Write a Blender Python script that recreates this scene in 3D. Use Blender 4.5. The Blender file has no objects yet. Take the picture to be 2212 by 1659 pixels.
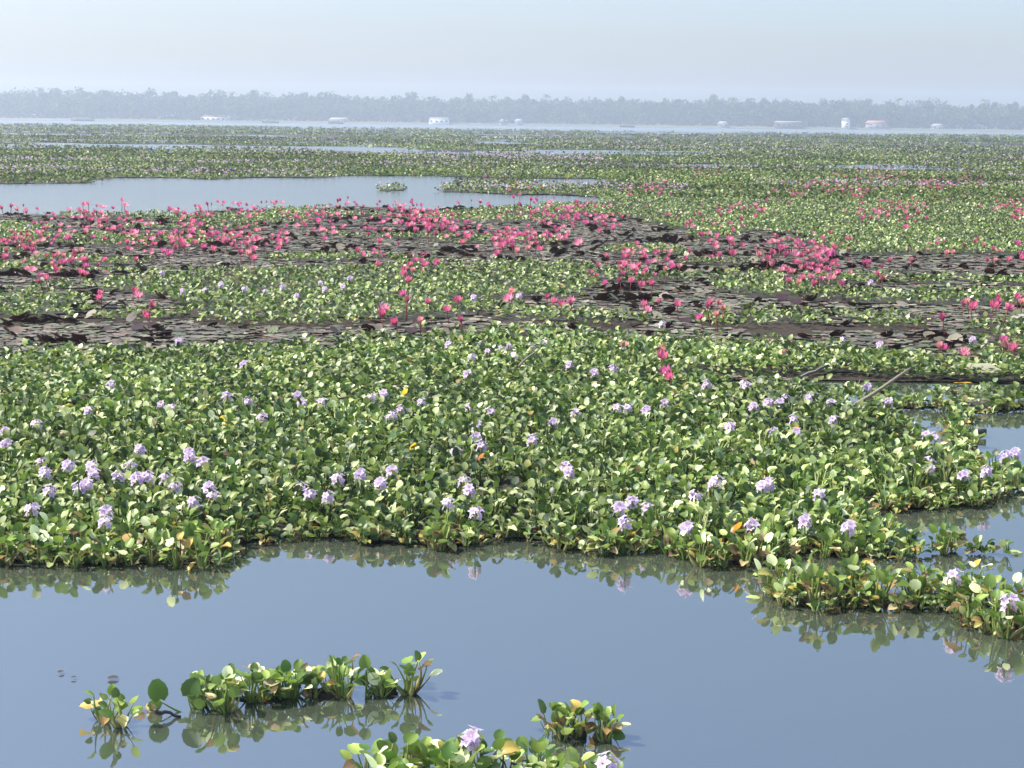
import bpy, math
import numpy as np
from mathutils import Matrix, Vector
R = np.random.default_rng(7)
sc = bpy.context.scene
col = sc.collection
# ------------------------------------------------------------------ camera
F, W0, H0, CAMH = 3600.0, 2212.0, 1659.0, 2.7
TH, PHI = math.radians(8.99), 0.01175
fw = Vector((0, math.cos(TH), -math.sin(TH)))
r0 = Vector((1, 0, 0)); u0 = Vector((0, math.sin(TH), math.cos(TH)))
rt = r0 * math.cos(PHI) + u0 * math.sin(PHI)
up = u0 * math.cos(PHI) - r0 * math.sin(PHI)
cd = bpy.data.cameras.new('camera'); cam = bpy.data.objects.new('camera', cd); col.objects.link(cam)
m = Matrix((rt, up, -fw)).transposed().to_4x4(); m.translation = (0, 0, CAMH); cam.matrix_world = m
cd.sensor_width = 36; cd.lens = 36 * F / W0; cd.clip_start = .1; cd.clip_end = 6000
sc.camera = cam
# ------------------------------------------------------------------ light
SUN_EL, SUN_AZ = math.radians(53), math.radians(-84)      # azimuth from +Y, left of the view
w = bpy.data.worlds.new('World'); sc.world = w; w.use_nodes = True
wn = w.node_tree.nodes
sky = wn.new('ShaderNodeTexSky'); sky.sky_type = 'NISHITA'; sky.sun_disc = False
sky.sun_elevation = SUN_EL; sky.sun_rotation = SUN_AZ
sky.air_density = 1.0; sky.dust_density = 2.6; sky.ozone_density = 5.5
wb = wn.new('ShaderNodeVectorMath'); wb.operation = 'MULTIPLY'; wb.inputs[1].default_value = (1.15, 1.08, 1.07)   # white balance of the whole sky
w.node_tree.links.new(sky.outputs[0], wb.inputs[0]); w.node_tree.links.new(wb.outputs[0], wn['Background'].inputs[0])
wn['Background'].inputs[1].default_value = 0.14
sd = bpy.data.lights.new('sun', 'SUN'); sd.energy = 5.0; sd.angle = math.radians(.5); sd.color = (1, .94, .84)
so = bpy.data.objects.new('sun', sd); col.objects.link(so)
sdir = Vector((math.sin(SUN_AZ) * math.cos(SUN_EL), math.cos(SUN_AZ) * math.cos(SUN_EL), math.sin(SUN_EL)))
so.rotation_euler = sdir.to_track_quat('Z', 'Y').to_euler(); so.location = (-20, 20, 25)
vs = sc.view_settings; vs.view_transform = 'Standard'; vs.look = 'None'; vs.gamma = 1; vs.use_curve_mapping = False
vs.exposure = 0.76
sc.render.engine = 'CYCLES'
sc.cycles.use_denoising = True
sc.cycles.max_bounces = 8; sc.cycles.volume_bounces = 1; sc.cycles.transparent_max_bounces = 8
sc.cycles.pixel_filter_type = 'BLACKMAN_HARRIS'; sc.cycles.filter_width = 1.55

# ------------------------------------------------------------------ pixel <-> ground (only to read positions off the photo)
def ground(px, py, z=0.0):
    px = np.asarray(px, float); py = np.asarray(py, float)
    a = (px - W0 / 2) / F; b = -(py - H0 / 2) / F
    d = np.stack([fw[i] + a * rt[i] + b * up[i] for i in range(3)], -1)
    t = (z - CAMH) / d[..., 2]
    return np.stack([d[..., 0] * t, d[..., 1] * t], -1)
def pixel(P):
    P = np.asarray(P, float)
    if P.shape[-1] == 2: P = np.concatenate([P, np.zeros(P.shape[:-1] + (1,))], -1)
    q = P - np.array([0, 0, CAMH])
    z = q @ np.array(fw)
    return np.stack([W0 / 2 + F * (q @ np.array(rt)) / z, H0 / 2 - F * (q @ np.array(up)) / z], -1)
def inside(poly, P):
    x, y = P[..., 0], P[..., 1]; r = np.zeros(x.shape, bool); n = len(poly)
    for i in range(n):
        x1, y1 = poly[i]; x2, y2 = poly[(i + 1) % n]
        if y1 == y2: continue
        c = ((y1 > y) != (y2 > y)) & (x < (x2 - x1) * (y - y1) / (y2 - y1) + x1)
        r ^= c
    return r
def vnoise(P, s, seed=0):
    """smooth value noise 0..1 on the ground plane"""
    q = np.asarray(P)[..., :2] / s; i = np.floor(q).astype(np.int64); f = q - i; f = f * f * (3 - 2 * f)
    def h(a, b):
        n = (a * 374761393 + b * 668265263 + seed * 974711) & 0xffffffff
        n = ((n ^ (n >> 13)) * 1274126177) & 0xffffffff
        return ((n ^ (n >> 16)) & 0xffff) / 65535.0
    a, b = i[..., 0], i[..., 1]
    return (h(a, b) * (1 - f[..., 0]) + h(a + 1, b) * f[..., 0]) * (1 - f[..., 1]) + (h(a, b + 1) * (1 - f[..., 0]) + h(a + 1, b + 1) * f[..., 0]) * f[..., 1]

MAIN = [(-400, 1216), (0, 1220), (120, 1226), (240, 1230), (340, 1222), (430, 1226), (478, 1210), (500, 1188), (560, 1184), (640, 1176), (768, 1172), (850, 1178),
        (907, 1173), (1010, 1182), (1130, 1183), (1373, 1196), (1470, 1206), (1548, 1218), (1687, 1224), (1780, 1216), (1895, 1214), (1960, 1222), (2034, 1203), (2120, 1190), (2150, 1180),
        (2060, 1183), (1985, 1172), (1944, 1134), (1956, 1106), (2020, 1104), (2060, 1096), (2138, 1088), (2180, 1066), (2220, 1050), (2700, 1024), (2700, 800),
        (2212, 800), (1960, 790), (1700, 765), (1500, 758), (1300, 755), (1000, 752), (760, 760), (560, 775), (330, 782), (0, 800), (-400, 810)]
MAINHOLES = [[(1950, 896), (2046, 890), (2060, 930), (2056, 990), (2010, 1004), (1960, 985)],
             [(2102, 900), (2212, 892), (2700, 886), (2700, 1030), (2212, 1042), (2150, 1052), (2106, 1020), (2098, 950)],
             [(1480, 822), (1560, 812), (1750, 818), (1850, 812), (2000, 822), (2212, 828), (2700, 820), (2700, 872), (2100, 874), (1900, 878), (1700, 866), (1560, 852)]]
MATC = [(1650, 1272), (1690, 1306), (1773, 1324), (1850, 1316), (1930, 1322), (2030, 1318), (2076, 1342), (2130, 1372), (2212, 1394), (2600, 1420), (2600, 1340),
        (2212, 1312), (2150, 1298), (2060, 1284), (1950, 1276), (1800, 1264), (1700, 1260)]
LAGOON = [(-400, 398), (100, 397), (190, 395), (205, 386), (690, 385), (730, 381), (1000, 382), (1200, 386), (1325, 389), (1335, 402), (1320, 426), (1275, 437),
          (1180, 447), (1000, 450), (900, 455), (760, 448), (640, 450), (560, 455), (430, 458), (300, 468), (200, 466), (0, 462), (-400, 462)]
ISLES = [[(942, 414), (1040, 418), (1190, 421), (1300, 428), (1345, 430), (1345, 407), (1200, 404), (1000, 406)],
         [(794, 412), (830, 415), (864, 412), (850, 407), (806, 407)], [(980, 396), (1190, 395), (1180, 391), (1000, 391)]]
FARWATER = [[(-50, 303), (70, 304), (60, 297), (-50, 296)], [(350, 327), (760, 330), (900, 326), (880, 318), (420, 314)], [(720, 320), (1010, 327), (1260, 332), (1300, 326), (900, 313), (740, 312)],
            [(780, 342), (1200, 350), (1290, 345), (960, 338)], [(1180, 352), (1480, 356), (1700, 352), (1500, 344), (1200, 345)], [(1640, 356), (1950, 360), (2212, 366), (2212, 358), (1800, 349)],
            [(60, 331), (340, 330), (300, 326), (100, 327)], [(1000, 306), (1120, 310), (1100, 305)], [(-50, 384), (60, 382), (40, 378), (-50, 378)]]
# hyacinth patches among the lily pads (low plants)
LOWHY = [[(190, 628), (280, 606), (420, 596), (560, 594), (700, 592), (1100, 598), (1240, 606), (1250, 622), (1100, 640), (1090, 668), (1070, 690), (860, 700), (640, 712), (520, 706), (430, 690), (410, 660), (300, 640)],
         [(-400, 640), (120, 640), (210, 650), (150, 670), (90, 690), (-400, 700)],
         [(1060, 690), (1180, 676), (1340, 690), (1420, 700), (1340, 712), (1100, 706)],
         [(1290, 552), (1470, 556), (1480, 545), (1410, 536), (1270, 540)],
         [(0, 520), (110, 512), (120, 498), (60, 488), (-300, 490), (-300, 520)], [(60, 578), (310, 574), (300, 566), (100, 562)],
         [(560, 470), (720, 474), (700, 462), (580, 462)], [(860, 480), (1010, 484), (1200, 476), (1300, 462), (1280, 446), (1130, 450), (900, 462)],
         [(1500, 632), (1540, 612), (1700, 616), (1860, 640), (2212, 640), (2700, 640), (2700, 672), (2130, 668), (1900, 660), (1700, 652)],
         [(1310, 446), (1330, 410), (1345, 395), (1330, 380), (2700, 380), (2700, 545), (2212, 548), (2000, 552), (1850, 556), (1760, 548), (1740, 520), (1640, 510), (1500, 520), (1440, 500), (1400, 480), (1330, 470)],
         [(2030, 720), (2212, 726), (2700, 720), (2700, 700), (2100, 700)]]
PINKPADS = [[(1560, 512), (1680, 520), (1750, 516), (1640, 500)], [(1760, 400), (1960, 402), (1940, 392), (1780, 393)], [(1360, 430), (1440, 432), (1430, 424), (1370, 424)]]
def inany(polys, p):
    r = np.zeros(p.shape[:-1], bool)
    for q in polys: r |= inside(q, p)
    return r
def drop(poly, k=8):
    c = sum(p[1] for p in poly) / len(poly)
    return [(x, y + k if y >= c else y) for x, y in poly]
FARWATER = [drop(q) for q in FARWATER]
def kind_at(P):
    """0 water, 1 tall hyacinth, 2 low hyacinth, 3 lily pads, 4 far mat"""
    wob = lambda s, k: (vnoise(P, s, k) - .5)
    d = P[..., 1]
    sh = np.stack([wob(.45, 1), wob(.45, 2)], -1) * .35 + np.stack([wob(2.2, 3), wob(2.2, 4)], -1) * (.25 + .035 * np.clip(d - 18, 0, 60))[..., None]
    p = pixel(P + sh)
    k = np.zeros(P.shape[:-1], int)
    y = p[..., 1] - .01175 * (p[..., 0] - 1106)
    lil = (y > 440) & (y < 800) & ~inside(MAIN, p) & ~inside(LAGOON, p)
    k[lil] = 3
    k[lil & inany(LOWHY, p) & ~inany(PINKPADS, p)] = 2
    k[lil & (vnoise(P * np.array([.45, 1]), 1.6, 88) > .66) & (vnoise(P, .4, 89) > .3)] = 2
    k[(inside(MAIN, p) & ~inany(MAINHOLES, p))] = 1
    pads = inside(MAINHOLES[2], p); k[pads] = 3
    k[inside(MATC, p)] = 1
    ur = (y <= 440) & ~inside(LAGOON, p)
    k[ur & (y > 386) & (p[..., 0] > 1300)] = 2
    k[ur & (y > 386) & (p[..., 0] <= 1300)] = 2
    k[inany(ISLES, p) & (y < 440)] = 2
    gap = (y < 342) & (vnoise(P * np.array([.25, 1]), 11, 33) * .65 + vnoise(P * np.array([.4, 1]), 4, 34) * .35 < .43)
    far = ~gap & (y <= 386) & (y > 281.5) & ~inside(LAGOON, p) & ~inany(FARWATER, p)
    far |= (y <= 372) & (y > 281.5) & inany(FARWATER, p) & (vnoise(P * np.array([.3, 1]), 6, 44) * .6 + vnoise(P * np.array([.4, 1]), 2.5, 45) * .4 > .5)
    k[far] = 4
    return k

# ------------------------------------------------------------------ materials
def mat(name):
    m = bpy.data.materials.new(name); m.use_nodes = True
    return m, m.node_tree.nodes, m.node_tree.links, m.node_tree.nodes['Principled BSDF']
def leafmat(name, trans=.35, rough=.38, gain=1.0, spec=.5):
    m, n, l, b = mat(name)
    a = n.new('ShaderNodeAttribute'); a.attribute_name = 'tint'
    nz = n.new('ShaderNodeTexNoise'); nz.inputs['Scale'].default_value = 9; nz.inputs['Detail'].default_value = 3
    g = n.new('ShaderNodeNewGeometry'); l.new(g.outputs['Position'], nz.inputs['Vector'])
    rmp = n.new('ShaderNodeMapRange'); rmp.inputs[3].default_value = .72 * gain; rmp.inputs[4].default_value = 1.3 * gain; l.new(nz.outputs[0], rmp.inputs[0])
    mx = n.new('ShaderNodeVectorMath'); mx.operation = 'SCALE'; l.new(a.outputs['Color'], mx.inputs[0]); l.new(rmp.outputs[0], mx.inputs['Scale'])
    l.new(mx.outputs[0], b.inputs['Base Color'])
    b.inputs['Roughness'].default_value = rough; b.inputs['Specular IOR Level'].default_value = spec
    t = n.new('ShaderNodeBsdfTranslucent'); l.new(mx.outputs[0], t.inputs[0])
    ms = n.new('ShaderNodeMixShader'); ms.inputs[0].default_value = trans
    l.new(b.outputs[0], ms.inputs[1]); l.new(t.outputs[0], ms.inputs[2])
    l.new(ms.outputs[0], n['Material Output'].inputs[0])
    return m
LEAF = leafmat('leaf_green', .34, .42, 1.5, .45); FARLEAF = leafmat('far_leaf', .4, .8, 1.0, .2)
PETAL = leafmat('petal', .45, .55, 1.0, .3)
PAD, n, l, b = mat('lily_pad')
a = n.new('ShaderNodeAttribute'); a.attribute_name = 'tint'; g = n.new('ShaderNodeNewGeometry')
mx = n.new('ShaderNodeMix'); mx.data_type = 'RGBA'; l.new(g.outputs['Backfacing'], mx.inputs[0]); l.new(a.outputs['Color'], mx.inputs[6]); mx.inputs[7].default_value = (.06, .012, .012, 1)
nz = n.new('ShaderNodeTexNoise'); nz.inputs['Scale'].default_value = 6; l.new(g.outputs['Position'], nz.inputs['Vector'])
bp = n.new('ShaderNodeBump'); bp.inputs['Strength'].default_value = .5; bp.inputs['Distance'].default_value = .02; l.new(nz.outputs[0], bp.inputs['Height']); l.new(bp.outputs[0], b.inputs['Normal'])
l.new(mx.outputs[2], b.inputs['Base Color']); b.inputs['Roughness'].default_value = .55; b.inputs['Specular IOR Level'].default_value = .35
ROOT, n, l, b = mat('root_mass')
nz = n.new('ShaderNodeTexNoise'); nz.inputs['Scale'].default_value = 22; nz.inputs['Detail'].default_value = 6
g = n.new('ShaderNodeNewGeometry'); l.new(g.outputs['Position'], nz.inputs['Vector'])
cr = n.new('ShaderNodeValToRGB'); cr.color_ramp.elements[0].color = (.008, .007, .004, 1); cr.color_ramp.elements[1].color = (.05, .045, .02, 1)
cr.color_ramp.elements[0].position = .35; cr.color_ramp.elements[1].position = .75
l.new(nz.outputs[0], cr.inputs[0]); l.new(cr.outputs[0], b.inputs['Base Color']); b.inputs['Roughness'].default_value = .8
WATER, n, l, b = mat('lake_water')
b.inputs['Base Color'].default_value = (.046, .056, .042, 1); b.inputs['Roughness'].default_value = .02; b.inputs['IOR'].default_value = 4.4
g = n.new('ShaderNodeNewGeometry'); mp = n.new('ShaderNodeMapping'); l.new(g.outputs['Position'], mp.inputs[0]); mp.inputs['Scale'].default_value = (1, 2.2, 1)
n1 = n.new('ShaderNodeTexNoise'); n1.inputs['Scale'].default_value = 2.2; n1.inputs['Detail'].default_value = 4; l.new(mp.outputs[0], n1.inputs['Vector'])
bp = n.new('ShaderNodeBump'); sx_ = n.new('ShaderNodeSeparateXYZ'); l.new(g.outputs['Position'], sx_.inputs[0]); rr_ = n.new('ShaderNodeMapRange'); rr_.inputs[1].default_value = 22; rr_.inputs[2].default_value = 60; rr_.inputs[3].default_value = .02; rr_.inputs[4].default_value = .3; r2_ = n.new('ShaderNodeMapRange'); r2_.inputs[1].default_value = 25; r2_.inputs[2].default_value = 60; r2_.inputs[3].default_value = .02; r2_.inputs[4].default_value = .2; l.new(sx_.outputs[1], r2_.inputs[0]); l.new(r2_.outputs[0], b.inputs['Roughness']); l.new(sx_.outputs[1], rr_.inputs[0]); l.new(rr_.outputs[0], bp.inputs['Strength']); bp.inputs['Distance'].default_value = .06; l.new(n1.outputs[0], bp.inputs['Height']); l.new(bp.outputs[0], b.inputs['Normal'])
def plain(name, c, rough=.7, nscale=3.0, var=.25):
    m, n, l, b = mat(name)
    nz = n.new('ShaderNodeTexNoise'); nz.inputs['Scale'].default_value = nscale; nz.inputs['Detail'].default_value = 5
    g = n.new('ShaderNodeNewGeometry'); l.new(g.outputs['Position'], nz.inputs['Vector'])
    r = n.new('ShaderNodeMapRange'); r.inputs[3].default_value = 1 - var; r.inputs[4].default_value = 1 + var; l.new(nz.outputs[0], r.inputs[0])
    v = n.new('ShaderNodeVectorMath'); v.operation = 'SCALE'; v.inputs[0].default_value = c; l.new(r.outputs[0], v.inputs['Scale'])
    l.new(v.outputs[0], b.inputs['Base Color']); b.inputs['Roughness'].default_value = rough
    return m
WALL2 = plain('weathered_wash', (.24, .24, .24), .8, .4, .3); ROOFP = plain('tin_roof', (.22, .22, .22)); WALL = plain('whitewash', (.62, .62, .6), .7, .4, .1); ROOFR = plain('red_roof', (.3, .14, .1)); ROOFD = plain('thatch', (.07, .06, .05))
GLASSD = plain('dark_window', (.03, .035, .04), .2); WOOD = plain('dead_wood', (.2, .17, .12), .8, 30, .4); DARKWOOD = plain('wet_wood', (.03, .025, .02), .5, 30, .4)
BARK = plain('bark', (.12, .1, .08)); LAND = plain('shore_soil', (.09, .09, .05)); METAL = plain('mast_metal', (.3, .3, .3))

# ------------------------------------------------------------------ mesh helpers
def mesh(name, V, Fc, m, tint=None, smooth=True, mats=None, mi=None):
    """V (n,3); Fc list of (k,4) / (k,3) index arrays; tint per vertex (n,3)"""
    me = bpy.data.meshes.new(name); V = np.asarray(V, np.float32)
    Fc = [np.asarray(f, np.int32) for f in (Fc if isinstance(Fc, list) else [Fc]) if len(f)]
    me.vertices.add(len(V)); me.vertices.foreach_set('co', V.ravel())
    nl = sum(f.size for f in Fc); npoly = sum(len(f) for f in Fc)
    me.loops.add(nl); me.loops.foreach_set('vertex_index', np.concatenate([f.ravel() for f in Fc]))
    me.polygons.add(npoly)
    tot = np.concatenate([np.full(len(f), f.shape[1], np.int32) for f in Fc]); st = np.concatenate([[0], np.cumsum(tot)[:-1]]).astype(np.int32)
    me.polygons.foreach_set('loop_start', st); me.polygons.foreach_set('loop_total', tot)
    if smooth: me.polygons.foreach_set('use_smooth', np.ones(npoly, bool))
    for x in (mats or [m]): me.materials.append(x)
    if mi is not None: me.polygons.foreach_set('material_index', np.asarray(mi, np.int32))
    if tint is not None:
        at = me.color_attributes.new('tint', 'FLOAT_COLOR', 'POINT')
        t = np.ones((len(V), 4), np.float32); t[:, :3] = tint; at.data.foreach_set('color', t.ravel())
    me.update(calc_edges=True)
    return me
def link(name, data, parent=None, M=None, **props):
    o = bpy.data.objects.new(name, data); col.objects.link(o)
    if parent is not None: o.parent = parent
    if M is not None: o.matrix_basis = M
    for k, v in props.items(): o[k] = v
    return o
class Batch:
    def __init__(s): s.V, s.Q, s.T, s.C, s.n = [], [], [], [], 0
    def add(s, V, Q=None, T=None, C=None):
        """V (N,k,3), Q (q,4) template, T (t,3) template, C (N,3)"""
        N, k = V.shape[:2]
        if N == 0: return
        off = s.n + np.arange(N)[:, None, None] * k
        if Q is not None and len(Q): s.Q.append((np.asarray(Q)[None] + off).reshape(-1, 4))
        if T is not None and len(T): s.T.append((np.asarray(T)[None] + off).reshape(-1, 3))
        s.V.append(V.reshape(-1, 3)); s.C.append(np.repeat(C, k, 0)); s.n += N * k
    def make(s, name, m):
        F_ = []
        if s.Q: F_.append(np.concatenate(s.Q))
        if s.T: F_.append(np.concatenate(s.T))
        return mesh(name, np.concatenate(s.V), F_, m, np.concatenate(s.C))
def norm(v): return v / np.maximum(np.linalg.norm(v, axis=-1, keepdims=True), 1e-9)

# blade templates (u along, v across, w up), unit length
def blade(rows, cols, cup=.16, droop=.12):
    V = []
    for i in range(rows):
        t = i / (rows - 1)
        wd = .5 * math.sqrt(max(0, 1 - (2 * (t * .93 + .035) - 1) ** 2)) * (1.08 - .18 * t)
        for j in range(cols):
            s = -1 + 2 * j / (cols - 1)
            V.append((t - .12 * abs(s) * (1 - t), s * wd, cup * (s * s) * wd * 1.6 - droop * t * t))
    Q = [(i * cols + j, (i + 1) * cols + j, (i + 1) * cols + j + 1, i * cols + j + 1) for i in range(rows - 1) for j in range(cols - 1)]
    return np.array(V), np.array(Q)
BL_VAR = [blade(4, 3, .05, .05), blade(4, 3, .32, .2), blade(4, 3, .5, .45), blade(4, 3, .2, .3)]
BL_HI = blade(5, 5); BL_MID = blade(4, 3); BL_LO = (np.array([(0, 0, 0), (.5, .5, .1), (1.0, 0, -.06), (.5, -.5, .1)]), np.array([(0, 1, 2, 3)]))
LG = np.array([(.040, .075, .012), (.085, .14, .022), (.16, .21, .05), (.28, .33, .12), (.025, .05, .013), (.46, .50, .27), (.10, .16, .065)])
LW = np.array([.22, .2, .16, .13, .15, .08, .06])
DEAD = np.array([(.32, .24, .06), (.2, .13, .05), (.11, .07, .035), (.38, .3, .14), (.28, .27, .08)])
def tints(N, dead=0.0, k=1.0):
    c = LG[R.choice(len(LG), N, p=LW)] * R.uniform(.75, 1.25, (N, 1)) * k
    dm = R.random(N) < dead
    c[dm] = DEAD[R.integers(0, len(DEAD), dm.sum())] * R.uniform(.7, 1.2, (dm.sum(), 1))
    return c
def rosette(P, hs, ls, nl, edge=None):
    """leaves of plants at P (n,2): base, tip of the stalk, blade frame, blade size, tint"""
    n = len(P); hs = np.broadcast_to(hs, (n,)); ls = np.broadcast_to(ls, (n,))
    ed = np.zeros(n, bool) if edge is None else edge
    i = np.repeat(np.arange(n), nl); N = len(i); j = np.tile(np.arange(nl), n)
    az = np.repeat(R.uniform(0, 6.28, n), nl) + j * 2.399 + R.normal(0, .3, N)
    q = (j + .5) / nl                                                   # 0 inner .. 1 outer
    lean = np.radians(8 + 52 * q ** 1.2 + R.normal(0, 7, N))
    L = hs[i] * (1.0 - .25 * q + R.normal(0, .10, N))
    L = np.where(ed[i] & (q > .55), L * .7, L)
    dr = np.stack([np.cos(az), np.sin(az), np.zeros(N)], -1)
    B = np.zeros((N, 3)); B[:, :2] = P[i]; B[:, 2] = .015; B += dr * .012
    E = B + dr * (L * np.sin(lean))[:, None]; E[:, 2] += L * np.cos(lean)
    el = np.radians(np.clip(R.normal(62, 22, N) - 45 * q, -20, 100))
    d2 = dr.copy(); tw = R.normal(0, .35, N); d2 = np.stack([dr[:, 0] * np.cos(tw) - dr[:, 1] * np.sin(tw), dr[:, 0] * np.sin(tw) + dr[:, 1] * np.cos(tw), np.zeros(N)], -1)
    Lb = d2 * np.cos(el)[:, None]; Lb[:, 2] = np.sin(el)
    Nb = -d2 * np.sin(el)[:, None]; Nb[:, 2] = np.cos(el)
    S = np.cross(Nb, Lb); ro = R.normal(0, .35, N)[:, None]
    Nb, S = Nb * np.cos(ro) + S * np.sin(ro), S * np.cos(ro) - Nb * np.sin(ro)
    size = ls[i] * R.uniform(.72, 1.2, N)
    dead = np.where(ed[i] & (q > .5), .45, np.where(q > .7, .07, .012))
    c = tints(N); dm = R.random(N) < dead; c[dm] = DEAD[R.integers(0, len(DEAD), dm.sum())] * R.uniform(.7, 1.2, (dm.sum(), 1))
    c *= ((.78 + .44 * vnoise(P, 1.3, 9)) * (.85 + .3 * vnoise(P, .45, 10)))[i][:, None]
    return dict(i=i, B=B, E=E, L=Lb, N=Nb, S=S, size=size, c=c)
def add_blades(bt, r, tpl):
    if tpl is None:
        w_ = R.integers(0, 4, len(r['i']))
        for q in range(4): add_blades(bt, {k_: v[w_ == q] for k_, v in r.items()}, BL_VAR[q])
        return
    V, Q = tpl
    P = r['E'][:, None] + (r['L'][:, None] * V[None, :, 0:1] + r['S'][:, None] * V[None, :, 1:2] + r['N'][:, None] * V[None, :, 2:3]) * r['size'][:, None, None]
    bt.add(P, Q=Q, C=r['c'])
STALK_Q = [(a * 3 + b, a * 3 + (b + 1) % 3, (a + 1) * 3 + (b + 1) % 3, (a + 1) * 3 + b) for a in range(2) for b in range(3)]
def add_stalks(bt, r, rad=.006):
    B, E = r['B'], r['E']; A = norm(E - B); s = norm(np.cross(A, np.array([0, 0, 1.]) + 1e-3)); t = np.cross(A, s)
    mid = B * .55 + E * .45; mid[:, 2] += .12 * np.linalg.norm((E - B)[:, :2], axis=1)
    rings = []
    for c, k in ((B, 1.1), (mid, 1.5), (E, .6)):
        for a in (0, 2.09, 4.19): rings.append(c + (s * math.cos(a) + t * math.sin(a)) * rad * k)
    bt.add(np.stack(rings, 1), Q=STALK_Q, C=r['c'] * np.array([1.2, 1.15, 1.3]))

# ------------------------------------------------------------------ setting: water, far land
link('lake_water', mesh('lake_water', [(-1390, -190, 0), (1390, -190, 0), (1390, 1390, 0), (-1390, 1390, 0)], [np.array([(0, 1, 2, 3)])], WATER, smooth=False), kind='structure')
xs = np.linspace(-1385, 1385, 90); SHORE = 900.0
def shore_y(x): return SHORE + 14 * np.sin(x * .011 + 1) + 7 * np.sin(x * .037)
V = []; Q = []
for i, x in enumerate(xs):
    y = shore_y(x); V += [(x, y, -.5), (x, y + 2.5, .7), (x, y + 30, 1.6), (x, 1380, 2.0)]
    if i: Q += [((i - 1) * 4 + k, i * 4 + k, i * 4 + k + 1, (i - 1) * 4 + k + 1) for k in range(3)]
link('far_shore', mesh('far_shore', V, [np.array(Q)], LAND), kind='structure')

# treeline ----------------------------------------------------------------
def crown_quads(c, rad, n, s):
    """leaf clumps on and in an ellipsoid crown"""
    d = norm(R.normal(0, 1, (n, 3))); rr = R.uniform(.55, 1.05, (n, 1)); ctr = c + d * rr * rad
    ctr[:, 2] = np.maximum(ctr[:, 2], .8)
    nn = norm(d + R.normal(0, .6, (n, 3))); a = norm(np.cross(nn, R.normal(0, 1, (n, 3)))); b_ = np.cross(nn, a); s = s * R.uniform(.6, 1.3, (n, 1))
    return np.stack([ctr + a * s, ctr + b_ * s * .8, ctr - a * s, ctr - b_ * s * .8], 1)
TG = np.array([(.035, .06, .02), (.05, .085, .025), (.065, .1, .03), (.045, .07, .035)])
bt = Batch()
xx = -395.0
for row, (dy, hh) in enumerate(((14, 10.5), (30, 13), (50, 15.0), (85, 16.4))):
    x = -410.0 - row * 15
    while x < 410 + row * 15:
        h = hh * R.uniform(.86, 1.10) + 1.2 * (vnoise(np.array([x, row * 9.]), 28, 5) - .5) * 3 + R.normal(0, .5); rx = R.uniform(3.0, 5.5)
        y = shore_y(x) + dy + R.uniform(-5, 5)
        for q in range(3):
            cx = x + R.uniform(-1, 1) * rx * .6; hz = h * R.uniform(.62, .80)
            P = crown_quads(np.array([cx, y, hz]), np.array([rx * .75, rx * .6, h - hz]), 46, .85)
            bt.add(P, Q=[(0, 1, 2, 3)], C=np.repeat(TG[R.integers(0, 4)][None], len(P), 0))
        P = crown_quads(np.array([x, y, h * .42]), np.array([rx, rx * .7, h * .42]), 60, 1.2)
        bt.add(P, Q=[(0, 1, 2, 3)], C=np.repeat(TG[R.integers(0, 4)][None] * .9, len(P), 0))
        x += rx * R.uniform(.9, 1.3)
link('distant_woods', bt.make('distant_woods', FARLEAF), kind='stuff')

def tube(pts, rad, k=6):
    pts = np.asarray(pts, float); rad = np.broadcast_to(rad, (len(pts),)); V = []
    for i, p in enumerate(pts):
        a = pts[min(i + 1, len(pts) - 1)] - pts[max(i - 1, 0)]; a = a / np.linalg.norm(a)
        s = np.cross(a, [.13, .2, .97] if abs(a[2]) < .9 else [1, .1, 0]); s /= np.linalg.norm(s); t = np.cross(a, s)
        for j in range(k): V.append(p + (s * math.cos(6.2832 * j / k) + t * math.sin(6.2832 * j / k)) * rad[i])
    Q = [(i * k + j, i * k + (j + 1) % k, (i + 1) * k + (j + 1) % k, (i + 1) * k + j) for i in range(len(pts) - 1) for j in range(k)]
    T = [(0, j + 1, j) for j in range(1, k - 1)] + [((len(pts) - 1) * k, (len(pts) - 1) * k + j, (len(pts) - 1) * k + j + 1) for j in range(1, k - 1)]
    return np.array(V), [np.array(Q), np.array(T)]
def box(x0, x1, y0, y1, z0, z1):
    V = np.array([(x, y, z) for z in (z0, z1) for y in (y0, y1) for x in (x0, x1)])
    return V, [np.array([(0, 2, 3, 1), (4, 5, 7, 6), (0, 1, 5, 4), (2, 6, 7, 3), (0, 4, 6, 2), (1, 3, 7, 5)])]
def at_far(px, d=900.0):
    a = (px - W0 / 2) / F; return a * d
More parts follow.
